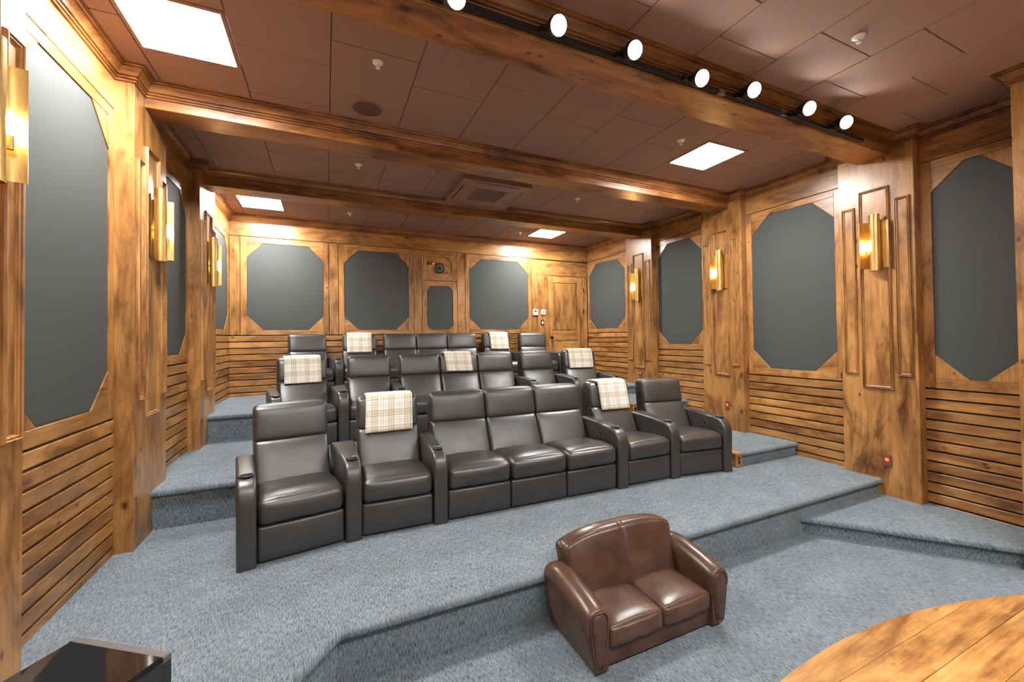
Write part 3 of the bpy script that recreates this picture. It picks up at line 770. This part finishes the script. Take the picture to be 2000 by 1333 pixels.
# ------------------------------------------------------------------ theatre recliners
SW = 0.572
def lean(q):
    z = q.z; k = 0.0
    y = q.y + (z - 0.515) * 0.47
    return (q.x, y, z)
def withmat(me, mat, name):
    me.name = name
    me.materials.append(mat); return me
ME = {}
def seat_meshes(w):
    key = round(w, 3)
    if key in ME: return ME[key]
    g = 0.004
    def seatwarp(q):
        t_ = (q.y - 0.03) / 0.6
        return (q.x, q.y, q.z - 0.055 * max(0, t_ - 0.25) + (0.0035 * math.sin(q.x * 38 + 1) * math.sin(q.y * 23)))
    d = dict(
        footrest=softbox(w - g, 0.055, 0.245, 0.020, (0, 0, 0.010, 0, 0, 0), center=(0, 0.050, 0.136)),
        seat_cushion=softbox(w - g, 0.60, 0.185, 0.052, (0, 0, 0.014, 0, 0, 0.024), m=(6, 6, 3), center=(0, 0.304, 0.352), warp=seatwarp),
        back_cushion=softbox(w - g, 0.17, 0.42, 0.035, (0, 0, 0.020, 0, 0, 0), m=(6, 3, 6), center=(0, 0.655, 0.515), warp=lean),
        headrest=softbox(w, 0.165, 0.288, 0.038, (0, 0, 0.012, 0, 0, 0.012), m=(6, 3, 5), center=(0, 0.770, 0.850), warp=lambda q: (q.x, q.y + (q.z - 0.85) * 0.20, q.z)),
        back_shell=softbox(w - 0.004, 0.13, 0.90, 0.03, (0, 0, 0, 0.01, 0, 0), m=(4, 3, 6), center=(0, 0.765, 0.50), warp=lambda q: (q.x, q.y + max(0, q.z - 0.36) * 0.10, q.z)),
        base=softbox(w - 0.01, 0.68, 0.28, 0.015, center=(0, 0.44, 0.155)),
    )
    for k, me in d.items(): withmat(me, LEATHER, k)
    ME[key] = d
    return d
ARM_PROF = [(0.0, 0.0), (0.0, 0.30), (-0.004, 0.42), (-0.002, 0.47), (0.010, 0.515), (0.030, 0.550), (0.060, 0.578), (0.100, 0.594), (0.16, 0.602), (0.30, 0.610), (0.48, 0.618), (0.66, 0.622), (0.70, 0.616), (0.725, 0.595), (0.74, 0.55), (0.80, 0.0)]
def arm_mesh(name, wf, wb, cup=True):
    """arm: front at y=0, width wf in front and wb at the back, with a bored cup holder"""
    bm = bmesh.new()
    pts = ARM_PROF; L_, R_ = [], []
    for y, z in pts:
        t_ = min(1, max(0, (y - 0.05) / 0.65)); w_ = (wf + (wb - wf) * t_) / 2
        L_.append(bm.verts.new((-w_, y, z))); R_.append(bm.verts.new((w_, y, z)))
    n = len(pts)
    bm.faces.new(L_); bm.faces.new(R_[::-1])
    for i in range(n):
        j = (i + 1) % n; bm.faces.new((L_[j], L_[i], R_[i], R_[j]))
    bmesh.ops.recalc_face_normals(bm, faces=bm.faces)
    edges = [e for e in bm.edges if abs(e.verts[0].co.x - e.verts[1].co.x) < (wb - wf) / 2 + 1e-4 and (e.verts[0].co.x * e.verts[1].co.x > 0) and e.verts[0].co.z + e.verts[1].co.z > 0.01]
    bmesh.ops.bevel(bm, geom=edges, offset=0.022, segments=4, profile=0.5, affect='EDGES', clamp_overlap=True)
    me = bpy.data.meshes.new(name); bm.to_mesh(me); bm.free()
    for p in me.polygons: p.use_smooth = True
    if cup:
        tmp = bpy.data.objects.new('arm_tmp', me); COL.objects.link(tmp)
        cb = MB().lathe([(0.040, 0.50), (0.040, 0.70)], center=(0, 0.135, 0), n=28)
        cut = bpy.data.objects.new('cut_tmp', cb.mesh('cut')); COL.objects.link(cut)
        md = tmp.modifiers.new('b', 'BOOLEAN'); md.operation = 'DIFFERENCE'; md.object = cut; md.solver = 'EXACT'
        dg = bpy.context.evaluated_depsgraph_get()
        me2 = bpy.data.meshes.new_from_object(tmp.evaluated_get(dg))
        bpy.data.objects.remove(tmp); bpy.data.objects.remove(cut)
        me = me2; me.name = name
    me.materials.clear(); me.materials.append(LEATHER)
    for p in me.polygons: p.use_smooth = True
    try: me.set_sharp_from_angle(angle=math.radians(38))
    except Exception: pass
    return me
ARM = {'n': arm_mesh('armrest', 0.118, 0.122), 'w': arm_mesh('armrest', 0.118, 0.205), 'm': arm_mesh('armrest', 0.130, 0.140)}
cupb = MB()
cupb.rings([[((r) * math.cos(a), 0.135 + r * math.sin(a), z) for a in [2 * math.pi * i / 28 for i in range(28)]] for r, z in ((0.0395, 0.599), (0.047, 0.6015), (0.051, 0.6055), (0.047, 0.609), (0.041, 0.607), (0.0385, 0.600))])
CUPM = withmat(cupb.mesh('cup_holder', True), LEATHER, 'cup_holder')
LINERM = withmat(MB().rings([[(r * math.cos(a), 0.135 + r * math.sin(a), z) for a in [2 * math.pi * i / 28 for i in range(28)]] for r, z in ((0.0387, 0.601), (0.0375, 0.600), (0.0375, 0.515), (0.001, 0.512))]).mesh('cup_liner', True), BLACKP, 'cup_liner')
btn = MB().lathe([(0.033, 0.0), (0.033, 0.004), (0.029, 0.007), (0.025, 0.004), (0.0245, 0.001)], axis='x', n=24); BTNM = withmat(btn.mesh('control_ring', True), GREYP, 'control_ring')
btn2 = MB().lathe([(0.0245, 0.0), (0.0245, 0.003), (0.018, 0.0015), (0.010, 0.0035), (0.001, 0.0035)], axis='x', n=24); BTN2M = withmat(btn2.mesh('control_button', True), BLACKM, 'control_button')

def add_seat(root, x, y, rz, w=SW):
    for nm, me in seat_meshes(w).items():
        if nm == 'headrest': continue
        o = obj(nm, me, None, root, (x, y, 0), (0, 0, rz))
    return obj('headrest', seat_meshes(w)['headrest'], None, root, (x, y, 0), (0, 0, rz))
def add_arm(root, x, y, rz, kind, button=0):
    o = obj('armrest', ARM[kind], None, root, (x, y, 0), (0, 0, rz))
    obj('cup_holder', CUPM, None, o); obj('cup_liner', LINERM, None, o)
    if button:
        hw = 0.0605 if kind != 'm' else 0.0665
        for me, nm in ((BTNM, 'control_ring'), (BTN2M, 'control_button')):
            obj(nm, me, None, o, (button * hw, 0.30, 0.505), (0, 0, 0 if button > 0 else math.pi))
def rowline(x): return 3.390 - 0.0166 * (x - 1.66)
R1, R7 = math.radians(9.6), math.radians(-8.0); RC = math.radians(-0.95)
def make_row(dx, dy, z, row):
    """five pieces: two recliners, three-seat sofa, two recliners; ends turned inwards"""
    rn = {1: 'front', 2: 'middle', 3: 'back'}[row]
    tier_ = {1: 'lowest', 2: 'middle', 3: 'highest'}[row]
    grp = 'theatre seats of the %s row' % rn
    extra = BL.get(row, {})
    def lab(k, base): return base + (', plaid throw over it' if k in extra else '')
    out = {}
    # seat 1 with both its arms
    c1 = Vector((1.263, 3.333)); u = Vector((math.cos(R1), math.sin(R1)))
    t = thing('recliner', lab(1, 'dark leather recliner ending the %s row away from the door' % rn), 'recliner', (c1.x + dx, c1.y + dy, z), R1, grp)
    add_seat(t, 0, 0, 0, 0.570)
    add_arm(t, -0.345, -0.004, 0, 'n', 0)
    add_arm(t, 0.349, -0.004, math.radians(-4.8), 'w', 0)
    out[1] = (t, 0.0, 0.0, 0.570)
    # seat 2 with the arm towards the sofa
    t = thing('recliner', lab(2, 'dark %s-row recliner beside the three-seat sofa, away from the door' % rn), 'recliner', (1.943 + dx, rowline(1.943) + dy, z), RC, grp)
    add_seat(t, 0, 0, 0, 0.560); add_arm(t, 0.343, 0.0, 0, 'n', 0); out[2] = (t, 0, 0, 0.560)
    # three-seat sofa with the arm towards the door
    t = thing('three_seat_recliner_sofa', ('dark leather three-seat sofa in the centre of the %s row' % rn) + (', throw on its centre' if 4 in extra else ''), 'sofa', (3.221 + dx, rowline(3.221) + dy, z), RC, grp)
    for k, x in enumerate((-0.5825, 0.0, 0.5825)):
        add_seat(t, x, 0, 0, 0.582); out[3 + k] = (t, x, 0, 0.582)
    add_arm(t, 0.947, 0.0, 0, 'm', -1)
    t = thing('recliner', lab(6, 'dark %s-row recliner on the door side of the three-seat sofa' % rn), 'recliner', (4.526 + dx, rowline(4.526) + dy, z), RC, grp)
    add_seat(t, 0, 0, 0, 0.568); add_arm(t, 0.343, 0.0, math.radians(-3.6), 'w', -1); out[6] = (t, 0, 0, 0.568)
    t = thing('recliner', lab(7, 'dark leather recliner ending the %s row at the aisle' % rn), 'recliner', (5.215 + dx, 3.287 + dy, z), R7, grp)
    add_seat(t, 0, 0, 0, 0.576); add_arm(t, 0.348, -0.004, 0, 'n', -1); out[7] = (t, 0, 0, 0.576)
    return out
# throws: seat -> (x shift, width, tilt deg, hang fraction)
BL = {1: {2: (0.012, 0.425, 2.0, 0.0), 6: (0.02, 0.40, -2.0, 0.0)}, 2: {1: (-0.005, 0.42, 0.0, 0.0), 4: (-0.03, 0.40, -5.0, -0.06), 7: (0.0, 0.43, -1.0, -0.03)}, 3: {2: (-0.005, 0.40, 0.0, 0.0), 6: (0.02, 0.38, -3.0, 0.0)}}
BLN = {(1, 2): 'cream plaid throw on the front row recliner away from the door', (1, 6): 'cream plaid throw on the front row recliner on the door side', (2, 1): 'cream plaid throw on the end recliner of the middle row away from the door', (2, 4): 'cream plaid throw on the centre seat of the middle sofa', (2, 7): 'cream plaid throw on the end recliner of the middle row at the aisle', (3, 2): 'cream plaid throw on the back row recliner away from the door', (3, 6): 'cream plaid throw on the back row recliner on the door side'}
def throw(row, k, info):
    root, x, y, w = info
    sx, wd, tilt, ext = BL[row][k]
    # path over the headrest in (depth, height): front bottom -> top -> back bottom
    e = 0.010
    path = []
    fb_ = lambda z: 0.6875 + (z - 0.85) * 0.20 - 0.0125 - e      # front face of headrest
    bb = lambda z: max(0.8525 + (z - 0.85) * 0.20, 0.84 + (z - 0.36) * 0.10) + 0.004 + e
    z0 = 0.678 - ext
    zs = [z0 + (0.940 - z0) * i / 9 for i in range(10)]
    for z in zs:
        path.append((fb_(z) - 0.004 * math.sin((z - z0) * 9) - (0.022 if z < 0.70 else 0.0) * 0.3, z))
    for a in (25, 50, 75): path.append((fb_(0.96) + 0.036 * (1 - math.cos(math.radians(a))), 0.963 + 0.046 * math.sin(math.radians(a))))
    for i in range(1, 4): path.append((fb_(0.98) + 0.036 + (bb(0.98) - 0.04 - fb_(0.98) - 0.036) * i / 4, 1.0125))
    for a in (75, 50, 25): path.append((bb(0.98) - 0.036 * (1 - math.cos(math.radians(a))), 0.963 + 0.046 * math.sin(math.radians(a))))
    for z in (0.95, 0.90, 0.85, 0.80, 0.74): path.append((bb(z) + 0.012, z))
    nx = 12; V = []; F = []; UVc = []
    ln = [0.0]
    for i in range(1, len(path)): ln.append(ln[-1] + math.hypot(path[i][0] - path[i - 1][0], path[i][1] - path[i - 1][1]))
    tl = math.tan(math.radians(tilt))
    for i, (d, z) in enumerate(path):
        for j in range(nx + 1):
            s_ = (j / nx - 0.5) * wd
            wav = 0.003 * math.sin(s_ * 34 + row + k) * (1 if i < 10 else 0.4)
            edge = 0.004 * (abs(j / nx - 0.5) * 2) ** 6
            V.append((s_ + (z - 1.0) * tl, d - wav * (1 if i < 13 else -1) + edge, z - (edge if 12 <= i <= 17 else 0) + s_ * tl * 0.35 * (1 if i < 11 else 0)))
            UVc.append((s_ + 0.03 * k, ln[i] + 0.05 * row))
    for i in range(len(path) - 1):
        for j in range(nx):
            a = i * (nx + 1) + j; F.append((a, a + 1, a + nx + 2, a + nx + 1))
    me = bpy.data.meshes.new('throw_blanket'); me.from_pydata(V, [], F)
    uvl = me.uv_layers.new(name='UVMap')
    for lp in me.loops: uvl.data[lp.index].uv = UVc[lp.vertex_index]
    for p in me.polygons: p.use_smooth = True
    me.materials.append(PLAID)
    rz = root.rotation_euler.z
    p = Vector(root.location) + Matrix.Rotation(rz, 3, 'Z') @ Vector((x + sx, y, 0))
    o = obj('throw_blanket', me, None, None, tuple(p), (0, 0, rz))
    md = o.modifiers.new('thickness', 'SOLIDIFY'); md.thickness = 0.017; md.offset = 1.0
    tag(o, BLN[(row, k)], 'blanket', 'plaid throws over the headrests')
    return o
for row, dx, dy, z in ((1, 0, 0, T1), (2, 0.0, 1.86, T2), (3, 0.0, 3.56, T3)):
    info = make_row(dx, dy, z, row)
    for k in BL[row]: throw(row, k, info[k])

# ------------------------------------------------------------------ little brown sofa
SX, SY = 3.243, 1.885
sofa = thing('child_sofa', 'small brown leather two-seat club sofa on the carpet before the lowest tier', 'sofa', (SX, SY, 0.0))
# base and front rail
obj('base', withmat(softbox(0.86, 0.44, 0.125, 0.012, (0, 0, 0.004, 0, 0, 0), center=(0, 0.245, 0.075)), BROWNL, 'base'), None, sofa)
for sx_ in (-1, 1):
    spec = dict(r=0.026, bulge=(0, 0, 0.012, 0, 0, 0.026), center=(sx_ * 0.198, 0.196, 0.180), warp=lambda q: (q.x, q.y, q.z + 0.003 * math.sin(q.x * 45 + 1.3) * math.sin(q.y * 31 + sx_) - 0.02 * max(0, q.y - 0.2)))
    co = obj('seat_cushion', withmat(softbox(0.392, 0.40, 0.115, m=(6, 6, 3), **spec), BROWNL, 'seat_cushion'), None, sofa)
    pth = softbox(0.392, 0.40, 0.115, probe=[(x / 12 * 0.18, -0.2, 0.0575) for x in range(-12, 13)], **spec)
    sm(obj('piping', MB().tube(pth, 0.0034, 6), BROWNL, co))
# arched back in two padded halves on a shell
def archwarp(q):
    x = q.x / 0.46
    top = max(0, (q.z - 0.30) / 0.28)
    z = q.z - 0.085 * (abs(x) ** 3.2) * top
    return (q.x * (1 + 0.045 * min(1, top)), q.y + (q.z - 0.2) * 0.20, z)
def backwarp(q):
    x, y, z = archwarp(q)
    return (x, y + 0.010 * math.exp(-(q.x / 0.011) ** 2) * (1 if q.y < 0.36 else 0), z - 0.004 * math.exp(-(q.x / 0.011) ** 2))
bspec = dict(r=0.030, bulge=(0, 0, 0.018, 0, 0, 0.004), center=(0, 0.355, 0.385), warp=backwarp)
bo = obj('back_cushion', withmat(softbox(0.85, 0.11, 0.41, m=(64, 3, 8), **bspec), BROWNL, 'back_cushion'), None, sofa)
edge = softbox(0.85, 0.11, 0.41, probe=[(x / 30 * 0.40, -0.055, 0.205) for x in range(-30, 31)], **bspec)
sm(obj('piping', MB().tube(edge, 0.0034, 6), BROWNL, bo))
sh = softbox(0.87, 0.105, 0.56, 0.035, (0, 0, 0, 0.012, 0, 0), m=(10, 3, 6), center=(0, 0.415, 0.30), warp=lambda q: (q.x * (1 + 0.05 * min(1, max(0, (q.z - .3) / .28))), q.y + max(0, q.z - 0.2) * 0.14, q.z - 0.085 * (abs(q.x / 0.46) ** 3.2) * max(0, (q.z - 0.30) / 0.28)))
obj('back_shell', withmat(sh, BROWNL, 'back_shell'), None, sofa)
for sx_ in (-1, 1):
    # rolled arm: cross-section swept from front to back, bulging outwards at the roll
    def section(t_):
        h = 0.365 + 0.075 * (1 - (1 - t_) ** 2) if t_ < 0.8 else 0.365 + 0.075 * (1 - 0.04) - 0.03 * (t_ - 0.8) / 0.2
        rr = 0.080 - 0.004 * t_
        pts = [(-0.055, 0.012), (-0.062, h - 2.1 * rr)]
        for a in range(200, -41, -20):
            pts.append((0.012 + rr * math.cos(math.radians(a)), h - rr + rr * math.sin(math.radians(a))))
        pts += [(0.076, h - 2.0 * rr), (0.058, 0.12), (0.030, 0.012)]
        return pts
    R = []
    fr_ = [(0.0, 0.94), (0.004, 0.975), (0.014, 1.0)]
    for yy, s_ in fr_ + [(0.05, 1.0), (0.12, 1.0), (0.2, 1.0), (0.28, 1.0), (0.36, 1.0), (0.42, 1.0), (0.47, 0.985), (0.49, 0.94)]:
        sec = section(yy / 0.49); cx = sum(p[0] for p in sec) / len(sec); cz = sum(p[1] for p in sec) / len(sec)
        taper = 1.0 - 0.25 * (yy / 0.49)
        R.append([(sx_ * (0.464 + (cx + (p[0] - cx) * s_) * 1.0), yy - 0.004 + 0.03 * 0, max(0.012, cz + (p[1] - cz) * s_)) for p in sec])
    a_ = MB().rings(R, cap0=True, cap1=True).mesh('armrest', True)
    ao = obj('armrest', withmat(a_, BROWNL, 'armrest'), None, sofa); sm(ao, 50)
    seam = []
    for k_ in range(13):
        yy = 0.012 + 0.45 * k_ / 12; sec = section(yy / 0.49); p = sec[-4]
        seam.append((sx_ * (0.464 + p[0] + 0.001), yy - 0.004, p[1]))
    sm(obj('piping', MB().tube(seam, 0.003, 6), BROWNL, ao))
    # padded front panel with piping around it
    pn = []
    for z, hw_ in ((0.045, 0.020), (0.10, 0.030), (0.18, 0.041), (0.25, 0.049), (0.30, 0.050), (0.325, 0.042), (0.340, 0.024)): pn.append((z, hw_))
    outl = [(h, z) for z, h in pn] + [(-h, z) for z, h in reversed(pn)]
    ctr = sx_ * 0.470
    rg = [[(ctr + x_ * e, yy, 0.18 + (z - 0.18) * e) for x_, z in outl] for e, yy in ((1.0, 0.0), (1.0, -0.006), (0.93, -0.013), (0.75, -0.017), (0.4, -0.019))]
    po = obj('arm_front_panel', withmat(MB().rings(rg, cap1=True).mesh('p', True), BROWND, 'arm_front_panel'), None, sofa)
    pipe = [(ctr + x_ * 1.14, -0.007, 0.18 + (z - 0.18) * 1.045) for x_, z in outl]
    sm(obj('piping', MB().tube(pipe, 0.006, 8), BROWNL, po))
for x_ in (-0.44, 0.44):
    for y_ in (0.05, 0.42):
        obj('foot', MB().lathe([(0.020, 0.0), (0.024, 0.022)], center=(x_, y_, 0), n=12), BLACKM, sofa)

# ------------------------------------------------------------------ glossy black cube speaker
ang = math.atan2(1.875 - 2.129, 0.902 - 0.548)
sub = thing('cube_speaker', 'glossy black cube loudspeaker with a grey rear strip, on the lowest tier by the wall', 'speaker', (0.0, 0.0, 0.0))
ux = Vector((math.cos(ang), math.sin(ang), 0)); uy = Vector((-ux.y, ux.x, 0))
cc = Vector((0.548, 2.129, 0)) + ux * 0.218 - uy * 0.218
sub.location = (cc.x, cc.y, T1); sub.rotation_euler = (0, 0, ang)
hs, hh = 0.218, 0.428
b = MB(); R = []
for e, z in ((0.006, 0.02), (0, 0.026), (0, hh - 0.014), (0.004, hh - 0.006), (0.012, hh)):
    R.append([(-hs + e, -hs + e, z), (hs - e, -hs + e, z), (hs - e, hs - 0.028, z), (-hs + e, hs - 0.028, z)])
b.rings(R, cap0=True, cap1=True); b.box(-hs, hs, hs - 0.030, hs, 0.026, hh - 0.0225); obj('cabinet', b, GLOSSB, sub)
obj('rear_strip', MB().rings([[(-hs + e, hs - 0.0275, z), (hs - e, hs - 0.0275, z), (hs - e, hs - e, z), (-hs + e, hs - e, z)] for e, z in ((0, hh - 0.022), (0, hh - 0.004), (0.003, hh))], cap0=True, cap1=True), GREYP, sub)
for x_ in (-0.17, 0.17):
    for y_ in (-0.17, 0.15):
        obj('foot', MB().lathe([(0.022, 0.0), (0.022, 0.021)], center=(x_, y_, 0), n=14), BLACKM, sub)
